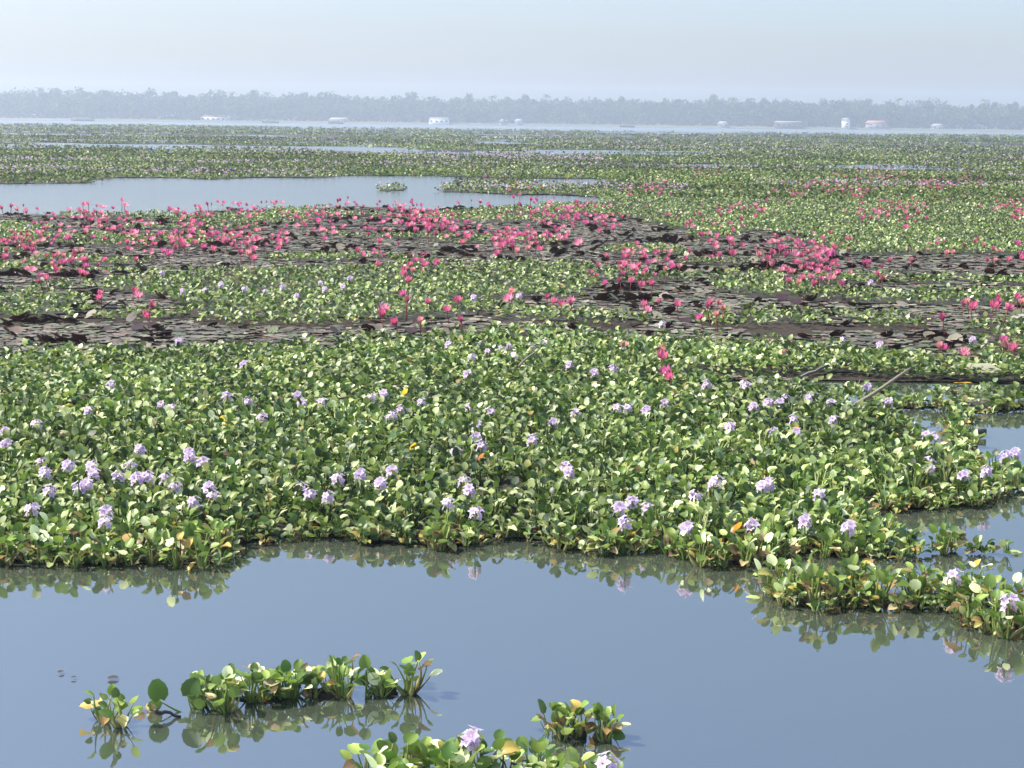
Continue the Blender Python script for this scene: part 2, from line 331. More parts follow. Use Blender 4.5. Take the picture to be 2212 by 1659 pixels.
# emergent trees that break the skyline: (px, top height, kind)
EM = [(95, 17.5, 'p', 'tall coconut palm rising above the treeline near its left end'), (128, 16.6, 'b', 'round crowned tree just right of the leftmost tall palm'),
      (240, 15.6, 'b', 'low broad tree standing out of the left treeline'), (325, 15.8, 'p', 'short palm poking out of the treeline over the leftmost white building'),
      (380, 15.5, 'b', 'bushy tree above the long white building on the left shore'), (553, 17.0, 'b', 'highest rounded tree in the left half of the treeline'),
      (575, 16.4, 'p', 'palm leaning beside the highest rounded tree of the left half'), (660, 15.8, 'b', 'small tree breaking the skyline left of the white lakeside house'),
      (885, 16.6, 'b', 'domed tree on the skyline left of the central white house'), (1010, 16.4, 'b', 'domed tree on the skyline right of the central white house'),
      (1060, 16.2, 'p', 'palm on the skyline near the middle of the treeline'), (1130, 16.4, 'b', 'wide tree crown at the middle of the treeline'),
      (1170, 16.9, 'p', 'tallest palm near the middle of the treeline'), (1330, 15.5, 'b', 'low rounded tree just left of the thin lattice mast'),
      (1525, 17.6, 'b', 'tallest broad tree of the right half of the treeline'), (1565, 16.4, 'p', 'palm right beside the tallest broad tree of the right half'),
      (1635, 16.2, 'b', 'rounded tree over the dark roofed waterside shed'), (1760, 16.0, 'b', 'rounded tree left of the narrow white tower'),
      (1855, 16.4, 'b', 'rounded tree just right of the narrow white tower'), (1917, 16.9, 'p', 'tall palm between the white tower and the right end'),
      (1985, 16.0, 'b', 'bushy tree over the low white houses on the right'), (2102, 17.2, 'p', 'tall palm above the rightmost white houses'),
      (2165, 16.2, 'b', 'rounded tree at the right end of the treeline')]
for px, h, kd, lb in EM:
    y = 965.0; x = at_far(px, y / math.cos(TH) * .99)
    h = h * y / 930
    e = link('coconut_palm' if kd == 'p' else 'broadleaf_tree', None, M=Matrix.Translation((x, y, 1.4)), label=lb, category='palm' if kd == 'p' else 'tree', group='trees that break the far skyline')
    ln = R.uniform(-.8, .8)
    if kd == 'p':
        V, Fs = tube([(0, 0, 0), (ln * .3, 0, h * .5), (ln, 0, h - 2.6)], [.28, .2, .16]); link('trunk', mesh('palm_trunk', V, Fs, BARK), e)
        bt = Batch()
        for j in range(15):
            a = j * 2.4; e0 = R.uniform(-.1, 1.2); p = np.array([ln, 0, h - 2.6]); dv = np.array([math.cos(a), math.sin(a), 0]); pts = []; el = e0
            for s in range(6): pts.append(p.copy()); p = p + (dv * math.cos(el) + np.array([0, 0, 1]) * math.sin(el)) * .7; el -= .32
            sd_ = np.cross(dv, [0, 0, 1.])
            V = []
            for s, p in enumerate(pts): ww = .55 * math.sin(3.14 * (s + .5) / 6) + .05; V += [p + sd_ * ww - np.array([0, 0, ww * .5]), p, p - sd_ * ww - np.array([0, 0, ww * .5])]
            bt.add(np.array(V)[None], Q=[(s * 3 + k, s * 3 + k + 1, s * 3 + k + 4, s * 3 + k + 3) for s in range(5) for k in range(2)], C=TG[[2]])
        link('crown', bt.make('palm_crown', LEAF), e)
    else:
        V, Fs = tube([(0, 0, 0), (0, 0, h * .4), (ln * .4, 0, h * .8)], [.4, .3, .12]); link('trunk', mesh('tree_trunk', V, Fs, BARK), e)
        bt = Batch(); rw = R.uniform(2.2, 3.6)
        for q in range(5):
            P = crown_quads(np.array([R.uniform(-1, 1) * rw * .7, R.uniform(-1, 1), h * R.uniform(.7, .86)]), np.array([rw * .6, rw * .5, h * .13]), 60, .6)
            P[..., 2] = np.minimum(P[..., 2], h)
            bt.add(P, Q=[(0, 1, 2, 3)], C=np.repeat(TG[R.integers(0, 4)][None], len(P), 0))
        link('crown', bt.make('tree_crown', LEAF), e)

# buildings on the far shore ---------------------------------------------------
def building(px, d, wid, hei, roof, lb, nwin, base=.8, dep=6, wallm=None, zoff=0, name='lakeside_house', rh=1.5, storeys=1):
    x = at_far(px, d / math.cos(TH) * .99); y = d; hei *= .62; wid *= .85; base = .5
    wallm = wallm or (WALL if px in (463, 944, 1812) else WALL2)
    e = link(name, None, M=Matrix.Translation((x, y, base)), label=lb, category='building', group='buildings on the far shore')
    V, Fs = box(-wid / 2, wid / 2, 0, dep, -1, hei); link('wall', mesh('wall', V, Fs, wallm or WALL, smooth=False), e)
    o = .6
    V = np.array([(-wid / 2 - o, -o, hei + .01), (wid / 2 + o, -o, hei + .01), (wid / 2 + o, dep + o, hei + .01), (-wid / 2 - o, dep + o, hei + .01), (-wid / 2 + rh * .6, dep / 2, hei + rh), (wid / 2 - rh * .6, dep / 2, hei + rh)])
    me = mesh('roof', V, [np.array([(0, 1, 5, 4), (2, 3, 4, 5), (0, 3, 2, 1)]), np.array([(1, 2, 5), (3, 0, 4)])], roof, smooth=False); link('roof', me, e)
    if nwin:
        sh = hei / storeys
        V, Fs = box(-.55, .55, -.06, .02, 0, sh * .4); wm = mesh('window', V, Fs, GLASSD, smooth=False)
        for s in range(storeys):
            for k in range(nwin):
                link('window', wm, e, Matrix.Translation((-wid / 2 + wid * (k + .5) / nwin, 0, s * sh + sh * .35)))
    return e
building(372, 905, 16, 2.4, ROOFP, 'long low pale building at the water left of the brightest white house', 6)
building(425, 915, 4.5, 3.6, ROOFP, 'pale blurred tower house just left of the brightest white house', 1, storeys=2)
building(463, 900, 16, 3.4, ROOFR, 'brightest white house on the left shore under a reddish roof', 5)
building(497, 908, 12, 2.2, ROOFP, 'low white annex just right of the brightest left house', 4)
building(75, 903, 34, 1.6, ROOFP, 'long white embankment building at the far left shore', 9)
building(10, 915, 3.5, 5.2, ROOFP, 'small white house at the left edge of the shore', 1, storeys=2)
building(944, 898, 12.5, 3.6, ROOFP, 'white house with dark windows alone at the centre left shore', 4, rh=1.0)
building(730, 906, 12, 1.8, ROOFP, 'faint low shed on the shore left of the central white house', 3)
building(1078, 906, 3, 2.2, ROOFP, 'tiny pale hut left of the pair at the shore centre', 1)
building(1114, 906, 5, 2.4, ROOFP, 'tiny pale hut at the shore right of the smaller one', 1)
building(1550, 906, 6, 2.4, ROOFP, 'single pale cottage on the shore right of the lattice mast', 2)
building(1690, 902, 17, 4.4, ROOFP, 'open dark shed with pale roof on the right shore', 5, wallm=ROOFD, rh=.8)
building(1812, 906, 4.2, 7.4, ROOFP, 'narrow bright white tower on the right shore', 1, storeys=3, rh=1.0, name='white_tower')
building(1877, 908, 12, 4.6, ROOFR, 'pinkish two storey house right of the white tower', 3, storeys=2)
building(2010, 906, 8, 2.6, ROOFP, 'low white house first of the three at the right shore', 3)
building(2062, 906, 9, 3.0, ROOFP, 'low white house second of the three at the right shore', 3)
building(2100, 906, 11, 2.8, ROOFP, 'low white house last of the three at the right shore', 4)
def boat(px, d, L, lb):
    x = at_far(px, d / math.cos(TH) * .99)
    e = link('wooden_boat', None, M=Matrix.Translation((x, d, 0)), label=lb, category='boat', group='boats near the far shore')
    V = []; Q = []
    for i in range(9):
        t = -1 + i / 4; w_ = .9 * (1 - abs(t) ** 2.5) + .04; z = .5 + .5 * t * t
        V += [(t * L / 2, -w_, z), (t * L / 2, -w_ * .6, -.1), (t * L / 2, w_ * .6, -.1), (t * L / 2, w_, z)]
        if i: Q += [((i - 1) * 4 + k, i * 4 + k, i * 4 + k + 1, (i - 1) * 4 + k + 1) for k in range(3)]
    link('hull', mesh('hull', V, [np.array(Q)], DARKWOOD), e)
    V = []; Q = []
    for i in range(7):
        a = math.pi * i / 6; V += [(-L * .28, -math.cos(a) * .85, .55 + math.sin(a) * 1.1), (L * .28, -math.cos(a) * .85, .55 + math.sin(a) * 1.1)]
        if i: Q.append((2 * i - 2, 2 * i - 1, 2 * i + 1, 2 * i))
    link('canopy', mesh('canopy', V, [np.array(Q)], ROOFD), e)
boat(185, 780, 11, 'dark covered boat off the left shore by the embankment building')
boat(585, 800, 8, 'dark covered boat right of the brightest white house')
boat(724, 800, 7, 'dark covered boat between the two white houses')
boat(1345, 800, 7, 'small dark boat below the thin lattice mast')
# mast
e = link('lattice_mast', None, M=Matrix.Translation((at_far(1402, 985), 975, 1.5)), label='thin grey lattice mast rising above the treeline right of centre', category='mast')
for a in range(3):
    c, s = math.cos(a * 2.094), math.sin(a * 2.094)
    V, Fs = tube([(c * .8, s * .8, 0), (c * .2, s * .2, 22)], [.09, .06], 4); link('mast_leg', mesh('mast_leg', V, Fs, METAL), e)
for k in range(10):
    z = 1 + k * 2.1; r_ = .8 - .6 * z / 22
    V, Fs = tube([(r_ * math.cos(a * 2.094), r_ * math.sin(a * 2.094), z + .3 * (a % 2)) for a in range(4)], .05, 4); link('brace', mesh('brace', V, Fs, METAL), e)

# ------------------------------------------------------------------ mats: scatter
def half(y): return y * .335 + 1.2
def scatter(y0, y1, step, jit=.42):
    """jittered grid of ground points inside the view wedge"""
    ys = np.arange(y0, y1, step); out = []
    for i, y in enumerate(ys):
        x = np.arange(-half(y), half(y), step) + (i % 2) * step * .5
        out.append(np.stack([x, np.full(len(x), y)], -1))
    P = np.concatenate(out); return P + R.uniform(-jit, jit, P.shape) * step
def edge_of(P, s=.28):
    e = np.zeros(len(P), bool)
    for v in ((0, -s), (s, -s * .5), (-s, -s * .5)): e |= kind_at(P + np.array(v)) == 0
    return e
BL = Batch(); ST = Batch()                    # main stuff: hyacinth leaves and stalks
# near tall mat
P = scatter(9.2, 22.5, .155); k = kind_at(P); near = P[k == 1]
near = near[vnoise(near, .7, 21) > .10]
P2 = scatter(16, 62, .22); k2 = kind_at(P2); low = P2[(k2 == 2) & (P2[:, 1] < 60)]
low = low[R.random(len(low)) < np.clip(1.1 - (low[:, 1] - 25) / 70, .5, 1)]

# foreground rafts, planted one by one ----------------------------------------
def along(pts, n, jx=.03, jy=.04):
    g_ = ground([p[0] for p in pts], [p[1] for p in pts]); s = np.concatenate([[0], np.cumsum(np.linalg.norm(np.diff(g_, axis=0), axis=1))])
    t = np.linspace(0, s[-1], n); return np.stack([np.interp(t, s, g_[:, 0]) + R.normal(0, jx, n), np.interp(t, s, g_[:, 1]) + R.normal(0, jy, n)], -1)
raftD = np.concatenate([along([(218, 1560), (280, 1552)], 2), along([(425, 1536), (540, 1518), (690, 1506), (875, 1494)], 13), along([(450, 1524), (700, 1496)], 5)])
raftE = np.concatenate([along([(800, 1700), (900, 1690), (1150, 1680)], 8), along([(830, 1730), (1200, 1720)], 7), along([(1180, 1712), (1330, 1700)], 4)])
raftF = np.concatenate([along([(1185, 1592), (1250, 1597), (1322, 1590)], 8)])
PC = scatter(7.8, 10.4, .15)
kC = inside(MATC, pixel(PC)); raftC = PC[kC]; raftC = raftC[pixel(raftC)[:, 0] < 2250]

# flowering plants: photo positions of the spikes (height .25 m)
FL = [(10,935),(12,960),(78,918),(185,888),(352,876),(370,884),(240,832),(525,787),(493,857),(537,868),(640,855),(655,872),(800,860),(830,852),(850,895),(838,905),(862,885),(913,868),(1012,882),(1062,890),(1025,918),(1032,945),(1036,962),(983,978),(1190,915),(1147,950),(1222,1010),(1232,1022),(1245,895),(1333,883),(1355,880),(1395,888),(1437,870),(1285,805),(1325,797),(1010,810),(1040,745),(1050,760),(1085,755),(1100,750),(1175,740),(968,745),(82,1000),(105,1022),(148,1005),(100,1060),(190,1008),(205,1025),(172,1052),(185,1048),(68,1100),(220,1105),(225,1130),(262,1030),(285,1010),(300,1035),(320,1030),(352,1035),(375,1055),(302,972),(402,980),(415,990),(430,1000),(452,1055),(460,1075),(418,1085),(648,1055),(662,1068),(730,1035),(712,1075),(778,1025),(845,1018),(820,1045),(1000,1040),(1010,1060),(1025,1108),(968,1090),(1335,1098),(1368,1085),(1405,1100),(1350,1128),(1550,1040),(1500,1070),(1660,1045),(1773,1068),(1580,925),(1630,880),(1670,935),(1715,905),(1725,935),(1700,860),(1745,860),(1680,870),(1790,872),(1800,905),(1605,830),(1615,836),(1870,835),(1920,870),(1520,830),(1650,1050),(1625,1135),(1740,1125),(1830,1140),(1480,1140),(2000,940),(2022,946),(2005,1000),(2080,1025),(2130,1018),(2178,985),(2198,980),(2065,1245),(2180,1300),(1013,1592),(1304,1645),(2005,1016),(570,903),(1660,868),(395,630),(445,628),(530,625),(570,630),(610,620),(640,640),(690,612),(705,625),(740,620),(755,602),(480,615),(1120,640),(1020,642),(62,488),(350,590),(1150,748),(385,738),(1430,700),(1110,770),(1020,772),(1820,735),(1905,745),(1230,790),(2100,735),(1880,610),(1540,1050),(700,870)]
FP = ground([p[0] for p in FL], [p[1] for p in FL], .20)
FH = np.full(len(FL), .27)

# choose individual plants: all rafts, flowering ones, then nearest of the mat
def drop_near(P, A, r):
    if len(A) == 0 or len(P) == 0: return P
    keep = np.ones(len(P), bool)
    for a in A: keep &= np.hypot(P[:, 0] - a[0], P[:, 1] - a[1]) > r
    return P[keep]
near = drop_near(near, FP, .075); raftC = drop_near(raftC, FP, .07)
near = near[~inside(MATC, pixel(near))]
vis = np.abs(near[:, 0]) < near[:, 1] * .318
order = np.argsort(np.where(vis, near[:, 1], 1e3))
NI = max(0, 300 - len(FP) - len(raftD) - len(raftE) - len(raftF) - len(raftC))
ind = near[order[:NI]]; rest = near[order[NI:]]

er = edge_of(rest, .3)
r_ = rosette(rest, R.uniform(.11, .2, len(rest)) * np.where(er, .6, 1.0) * (.75 + .5 * vnoise(rest, .8, 12)), .053, 13, er); add_blades(BL, r_, None)
mk = r_['B'][:, 1] < 15; rs = {a_: v[mk] for a_, v in r_.items()}; add_stalks(ST, rs)
eg = scatter(8.6, 22, .085); eg = eg[kind_at(eg) == 1]; eg = eg[edge_of(eg, .13)]
rr0 = rosette(eg, R.uniform(.03, .075, len(eg)), .042, 6, np.ones(len(eg), bool)); add_blades(BL, rr0, None); add_stalks(ST, rr0, .004)
r_ = rosette(low, .11 * (.6 + .8 * vnoise(low, 1.2, 13)), .056, 7); add_blades(BL, r_, None)
link('hyacinth_leaf_carpet', BL.make('hyacinth_leaf_carpet', LEAF), kind='stuff')
link('hyacinth_stalks', ST.make('hyacinth_stalks', LEAF), kind='stuff')

# far mats: leaf clumps, larger and sparser with distance
FB = Batch()
def clumps(P, hgt, s, n, k=1.0, tintf=None):
    i = np.repeat(np.arange(len(P)), n); N = len(i); s = np.broadcast_to(s, (len(P),))[i] * R.uniform(.6, 1.3, N); hgt = np.broadcast_to(hgt, (len(P),))[i]
    E = np.zeros((N, 3)); E[:, :2] = P[i] + R.normal(0, .5, (N, 2)) * s[:, None] * 2; E[:, 2] = hgt * R.uniform(.15, 1, N)
    nn = norm(R.normal(0, 1, (N, 3)) * np.array([.8, .8, .5]) + np.array([0, 0, .8])); a = norm(np.cross(nn, R.normal(0, 1, (N, 3)))); b_ = np.cross(nn, a)
    c = tints(N, .05, k) * (.55 + .95 * vnoise(P * np.array([.6, 1]), 4.5, 91))[i][:, None] if tintf is None else tintf(N)
    FB.add(np.stack([E + (a * v[0] + b_ * v[1] + nn * v[2]) * s[:, None] for v in BL_LO[0] - np.array([.5, 0, 0])], 1), Q=BL_LO[1], C=c)
for (a0, a1, st) in ((50, 85, .34), (80, 130, .5), (125, 210, .9), (205, 330, 1.7), (320, 470, 2.8)):
    P = scatter(a0, a1, st); k = kind_at(P)
    P = P[((k == 4) | ((k == 2) & (P[:, 1] > 58)))]
    if a0 > 70:
        q = vnoise(P * np.array([.35, 1]), 5 + a0 * .04, 31) * .6 + vnoise(P * np.array([.5, 1]), 2.2, 32) * .4
        P = P[q > (.26 + .2 * (a0 > 120) + .05 * (a0 > 200))]
    dd = P[:, 1]
    hg = np.where(dd < 130, .24, .26 + (dd - 130) * .0004) * (.5 + vnoise(P, 3 + a0 * .03, 5))
    clumps(P, hg, .05 + dd * .0009, 5 if a0 < 100 else 7)
    # pale lilac haze of distant flowers in patches
    fm = (vnoise(P * np.array([.4, 1]), 6, 77) > .58) & (R.random(len(P)) < .5) & (dd < 260) & (dd > 62)
    clumps(P[fm], .36, .04 + dd[fm] * .0008, 2, tintf=lambda N: np.array([(.5, .38, .5)]) * R.uniform(.8, 1.2, (N, 1)))
link('distant_leaf_carpet', FB.make('distant_leaf_carpet', FARLEAF), kind='stuff')

# roots under the plants, and a dark sheet painting shade between the pads
GAP_SHADE = plain('pad_gap_shade', (.045, .037, .03), 1.0, 8, .5)  # dark colour stands for shade and pad undersides in the gaps
GAP_SHADE.node_tree.nodes['Principled BSDF'].inputs['Specular IOR Level'].default_value = .05
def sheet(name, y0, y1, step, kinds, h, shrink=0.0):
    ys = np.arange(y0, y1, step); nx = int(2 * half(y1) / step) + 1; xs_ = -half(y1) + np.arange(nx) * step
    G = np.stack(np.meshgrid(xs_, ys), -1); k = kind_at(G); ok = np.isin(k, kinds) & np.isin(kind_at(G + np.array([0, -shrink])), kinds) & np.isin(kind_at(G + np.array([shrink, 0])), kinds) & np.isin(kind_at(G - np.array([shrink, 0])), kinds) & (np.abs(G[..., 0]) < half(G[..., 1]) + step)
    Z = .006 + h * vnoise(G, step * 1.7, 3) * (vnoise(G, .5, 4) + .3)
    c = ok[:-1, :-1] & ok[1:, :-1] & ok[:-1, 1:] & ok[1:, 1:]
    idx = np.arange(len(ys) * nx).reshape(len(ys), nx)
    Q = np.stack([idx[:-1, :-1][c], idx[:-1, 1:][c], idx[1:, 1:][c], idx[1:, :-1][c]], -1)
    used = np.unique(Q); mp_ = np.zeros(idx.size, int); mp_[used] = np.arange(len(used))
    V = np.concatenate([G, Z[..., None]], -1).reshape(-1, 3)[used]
    link(name, mesh(name, V, [mp_[Q]], GAP_SHADE if name[0] == 's' else ROOT), kind='stuff')
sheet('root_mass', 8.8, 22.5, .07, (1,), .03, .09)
sheet('submerged_dead_leaves', 17.5, 58, .2, (3, 2, 1), .012)  # added sheet, shade under and between the pads put into its colour
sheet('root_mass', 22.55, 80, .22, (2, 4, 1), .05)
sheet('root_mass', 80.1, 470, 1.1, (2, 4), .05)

# individual hyacinth plants -------------------------------------------------
def unit_blade(c, cup, droop, wav=0):
    V, Q = blade(5, 5, cup, droop); V = V + 0; V[:, 2] += wav * np.sin(V[:, 1] * 9 + V[:, 0] * 5) * .05
    t = np.repeat(np.array(c)[None], len(V), 0) * (1 + .25 * (V[:, 0:1] - .5)); return mesh('leaf', V, [Q], LEAF, t)
BLM = [unit_blade((.06, .12, .018), .1, .1, .3), unit_blade((.05, .11, .016), .15, .1, .3), unit_blade((.05, .10, .02), .12, .15, .3)] + [unit_blade(tints(1)[0] * 1.15 + np.array([.03, .04, .008]), R.uniform(.08, .3), R.uniform(.0, .28), R.uniform(0, 1)) for _ in range(23)]
BLD = [unit_blade(DEAD[q % 5] * R.uniform(.8, 1.2), .3, .35, 1.5) for q in range(8)]
def unit_stalk(c, bend, bulb=1.0):
    z = np.linspace(0, 1, 6); pts = np.stack([bend * np.sin(z * 3.14) * .5, np.zeros(6), z], -1)
    V, Fs = tube(pts, np.array([.045, .07 * bulb, .06 * bulb, .04, .03, .022]) * .8, 5)
    return mesh('leaf_stalk', V, Fs, LEAF, np.repeat(np.array(c)[None], len(V), 0))
STM = [unit_stalk(c, b_, u) for c, b_, u in (((.13, .2, .04), .15, 1), ((.17, .23, .06), -.12, 1.3), ((.10, .16, .03), .05, .8), ((.22, .22, .08), .25, 1.5))]
STD = unit_stalk((.1, .06, .03), .3, .8)
def fr(X, Y, Z, o, s):
    M = Matrix((X, Y, Z)).transposed().to_4x4() @ Matrix.Scale(s, 4); M.translation = o; return M
# florets
def floret():
    V, T, C = [], [], []
    for k_ in range(6):
        a = k_ * math.pi / 3 + R.normal(0, .05); c, s = math.cos(a), math.sin(a); L = R.uniform(.85, 1.1); wd = .36 if k_ % 2 else .26
        def pt(r, sd, z): return (c * r * L - s * sd, s * r * L + c * sd, z)
        b0 = len(V); V += [pt(.08, 0, -.1), pt(.55, wd, .12), pt(.55, 0, .02), pt(.55, -wd, .12), pt(1, 0, .06 + R.normal(0, .1))]
        T += [(b0, b0 + 1, b0 + 2), (b0, b0 + 2, b0 + 3), (b0 + 1, b0 + 4, b0 + 2), (b0 + 2, b0 + 4, b0 + 3)]
        cc = (.82, .68, .86); dk = (.5, .34, .68); ct = (.65, .5, .1) if k_ == 1 else dk
        C += [dk, cc, ct if k_ == 1 else (.68, .52, .8), cc, (.92, .84, .94)]
    return mesh('floret', V, [np.array(T)], PETAL, np.array(C))
FLM = [floret() for _ in range(5)]
V, Fs = tube([(0, 0, 0), (.01, 0, .5), (0, .005, .8), (0, 0, 1.02)], [.02, .022, .028, .008], 5)
SPK = mesh('flower_spike', V, Fs, LEAF, np.repeat(np.array([(.16, .22, .08)]), len(V), 0))
def plant(P, hs, ls, nl, label, group, edge=False, spike=None, dead=0.0, name='water_hyacinth'):
    e = link(name, None, M=Matrix.Translation((P[0], P[1], 0)), label=label, category='water plant', group=group)
    r = rosette(np.array([P]), hs, ls, nl, np.array([edge]))
    for q in range(len(r['i'])):
        B = Vector(r['B'][q]) - Vector((P[0], P[1], 0)); E_ = Vector(r['E'][q]) - Vector((P[0], P[1], 0)); B.z = -.01
        isd = r['c'][q][0] > r['c'][q][1] * .98 or R.random() < dead
        bm = BLD[R.integers(0, 8)] if isd else BLM[R.integers(0, 26)]
        M = fr(Vector(r['L'][q]), Vector(r['S'][q]), Vector(r['N'][q]), E_, float(r['size'][q]))
        lo = link('leaf', bm, e, M)
        A = E_ - B; ln_ = A.length; A.normalize(); X = A.orthogonal().normalized(); X = (Vector(r['L'][q]) - A * Vector(r['L'][q]).dot(A)); X = X.normalized() if X.length > .05 else A.orthogonal().normalized()
        S_ = fr(X, A.cross(X), A, B, ln_)
        link('leaf_stalk', STD if isd else STM[R.integers(0, 4)], lo, M.inverted() @ S_)
    if spike:
        az = R.uniform(0, 6.28); tl = R.uniform(0, .15)
        Z = Vector((math.cos(az) * math.sin(tl), math.sin(az) * math.sin(tl), math.cos(tl))); X = Z.orthogonal().normalized()
        L = spike + .045; S_ = fr(X, Z.cross(X), Z, Vector((0, 0, 0)), L); sp = link('flower_spike', SPK, e, S_); Si = S_.inverted()
        nf = int(R.integers(6, 10))
        for q in range(nf):
            a = q * 2.4 + R.normal(0, .3); t = .72 + .27 * q / (nf - 1); up_ = .15 + .7 * q / (nf - 1)
            d = (X * math.cos(a) + Z.cross(X) * math.sin(a)); nv = (d * (1 - up_ * .5) + Z * up_).normalized()
            x_ = nv.orthogonal().normalized(); s = R.uniform(.030, .041)
            M = fr(x_, nv.cross(x_), nv, Z * (L * t) + d * .028, s)
            link('floret', FLM[R.integers(0, 5)], sp, Si @ M)
    return e
ORD = ['leftmost', 'second from the left', 'third from the left', 'fourth from the left', 'fifth from the left', 'sixth from the left', 'seventh from the left', 'eighth from the left', 'ninth from the left', 'tenth from the left',
       'eleventh from the left', 'twelfth from the left']
def ordn(i, n):
    if i < 12 and i <= n - 1 - i: return ORD[i]
    j = n - 1 - i
    return (ORD[j].replace('left', 'right') if j < 12 else 'near the middle')
def rank(keys, px):
    """rank in groups: returns (i, n) for each"""
    out = [None] * len(px)
    for k in set(keys):
        ii = sorted([i for i in range(len(px)) if keys[i] == k], key=lambda i: px[i])
        for r, i in enumerate(ii): out[i] = (r, len(ii))
    return out
# flowering
def frow(p):
    x, y = p
    if y > 1500: return 'clump at bottom edge'
    if y > 1235: return 'lower right tongue'
    if y > 1065: v = 'front row of big mat'
    elif y > 1015: v = 'second row of big mat'
    elif y > 950: v = 'third row of big mat'
    elif y > 885: v = 'middle row of big mat'
    elif y > 820: v = 'upper row of big mat'
    elif y > 690: v = 'back of big mat'
    else: v = 'low patch among the pads'
    return v + (', left third' if x < 740 else ', middle third' if x < 1475 else ', right third')
keys = [frow(p) for p in FL]; rk = rank(keys, [p[0] for p in FL])
for p, P_, k_, (i, n_) in zip(FL, FP, keys, rk):
    plant(P_, R.uniform(.09, .14), .057, 9, 'lilac hyacinth flower spike plant, ' + k_ + ', ' + ordn(i, n_), 'lilac flowering water hyacinths', spike=.19)
# plain ones
def plain_set(Ps, where, group, hs=(.14, .22), ls=.072, nl=8, edge=True, dead=.05, unique=True):
    px = pixel(Ps)
    if unique:
        rr = rank([0] * len(Ps), px[:, 0])
        labs = ['green hyacinth ' + where + ', ' + ordn(*r) for r in rr]
    else: labs = ['plain hyacinth ' + where] * len(Ps)
    for P_, lb in zip(Ps, labs): plant(P_, R.uniform(*hs), ls, nl, lb, group, edge, dead=dead)
plain_set(raftD[:2], 'on the small left end of the lower left raft', 'plants of the lower left raft', (.07, .13), .055, 8)
plain_set(raftD[2:15], 'in front line of the lower left raft', 'plants of the lower left raft', (.03, .15), .052, 12, edge=False, dead=.08)
plain_set(raftD[15:], 'at back of the lower left raft', 'plants of the lower left raft', (.07, .14), .055, 11, edge=False, dead=.03)
plain_set(raftE[:8], 'at back of the bottom edge clump', 'plants of the bottom clump', (.07, .14), .06, 12, edge=False)
plain_set(raftE[8:15], 'at front of the bottom edge clump', 'plants of the bottom clump', (.07, .14), .06, 12, edge=False)
plain_set(raftE[15:], 'at right end of the bottom edge clump', 'plants of the bottom clump', (.07, .12), .055, 9)
plain_set(raftF, 'on the tiny raft at bottom centre', 'plants of the tiny bottom raft', (.06, .12), .052, 8)
pc = pixel(raftC)
for nm, lo_, hi_ in (('left part', -9e3, 1840), ('middle part', 1840, 2060), ('right part', 2060, 9e3)):
    s_ = raftC[(pc[:, 0] >= lo_) & (pc[:, 0] < hi_)]
    if not len(s_): continue
    md = np.quantile(s_[:, 1], .5)
    for nm2, m_ in (('front half', s_[:, 1] <= md), ('back half', s_[:, 1] > md)):
        plain_set(s_[m_], f'on the lower right tongue, {nm}, {nm2}', 'plants of the lower right tongue', (.09, .17), .06, 10, dead=.06)
pi_ = pixel(ind)
for q in range(6):
    s_ = ind[(pi_[:, 0] >= q * 369 - (900 if q == 0 else 0)) & (pi_[:, 0] < (q + 1) * 369 + (900 if q == 5 else 0))]
    nm = ('leftmost sixth', 'second sixth from left', 'third sixth from left', 'third sixth from right', 'second sixth from right', 'rightmost sixth')[q]
    if len(s_): plain_set(s_, 'in front rank of big mat, ' + nm, 'front rank of the big mat', (.08, .17), .06, 11)

# single big leaves, yellow leaves, dead leaves -------------------------------
def big_leaf(px, py, zc, size, az, el, c, lb, cat='leaf', name='floating_leaf', roll=0.0, cup=.1):
    P_ = ground(px, py, zc); e = link(name, unit_blade(c, cup, .1, .4), M=None, label=lb, category=cat)
    d = Vector((math.cos(az), math.sin(az), 0)); Lv = d * math.cos(el) + Vector((0, 0, math.sin(el))); Nv = -d * math.sin(el) + Vector((0, 0, math.cos(el)))
    S_ = Nv.cross(Lv); Nv, S_ = Nv * math.cos(roll) + S_ * math.sin(roll), S_ * math.cos(roll) - Nv * math.sin(roll)
    e.matrix_basis = fr(Lv, S_, Nv, Vector((P_[0], P_[1], zc)) - Lv * size * .5, size); return e
def tall_leaf_plant(px, py, leaves, lb):
    P_ = ground(px, py); e = link('water_hyacinth', None, M=Matrix.Translation((P_[0], P_[1], 0)), label=lb, category='water plant', group='plants of the lower left raft')
    for (dx, dz, size, yaw, el, ci) in leaves:
        E_ = Vector((dx, 0, dz)); d = Vector((math.sin(yaw), -math.cos(yaw), 0))          # blade faces the viewer
        Lv = (Vector((0, 0, 1)) * math.cos(el) + d.cross(Vector((0, 0, 1))) * math.sin(el)).normalized(); Nv = d; S_ = Nv.cross(Lv)
        M = fr(Lv, S_, Nv, E_, size); lo = link('leaf', BLM[ci] if ci >= 0 else BLD[-ci], e, M)
        A = E_.normalized(); X = A.orthogonal().normalized(); link('leaf_stalk', STM[2], lo, M.inverted() @ fr(X, A.cross(X), A, Vector((0, 0, -.01)), E_.length))
tall_leaf_plant(398, 1538, [(-.11, .06, .095, .1, .2, 0), (-.16, .02, .06, .3, -1.2, 4), (-.13, .01, .05, 0, 1.2, -3)], 'single hyacinth with one large upright heart shaped leaf, leftmost big leaf')
tall_leaf_plant(415, 1540, [(-.02, .08, .095, -.3, -.5, 2), (.05, .03, .05, 0, .8, 9)], 'hyacinth whose big dark leaf leans left at the raft gap')
tall_leaf_plant(790, 1508, [(0, .15, .06, 0, .1, 6), (.06, .08, .06, 0, .9, 3)], 'hyacinth with the tallest round leaf of the lower left raft')
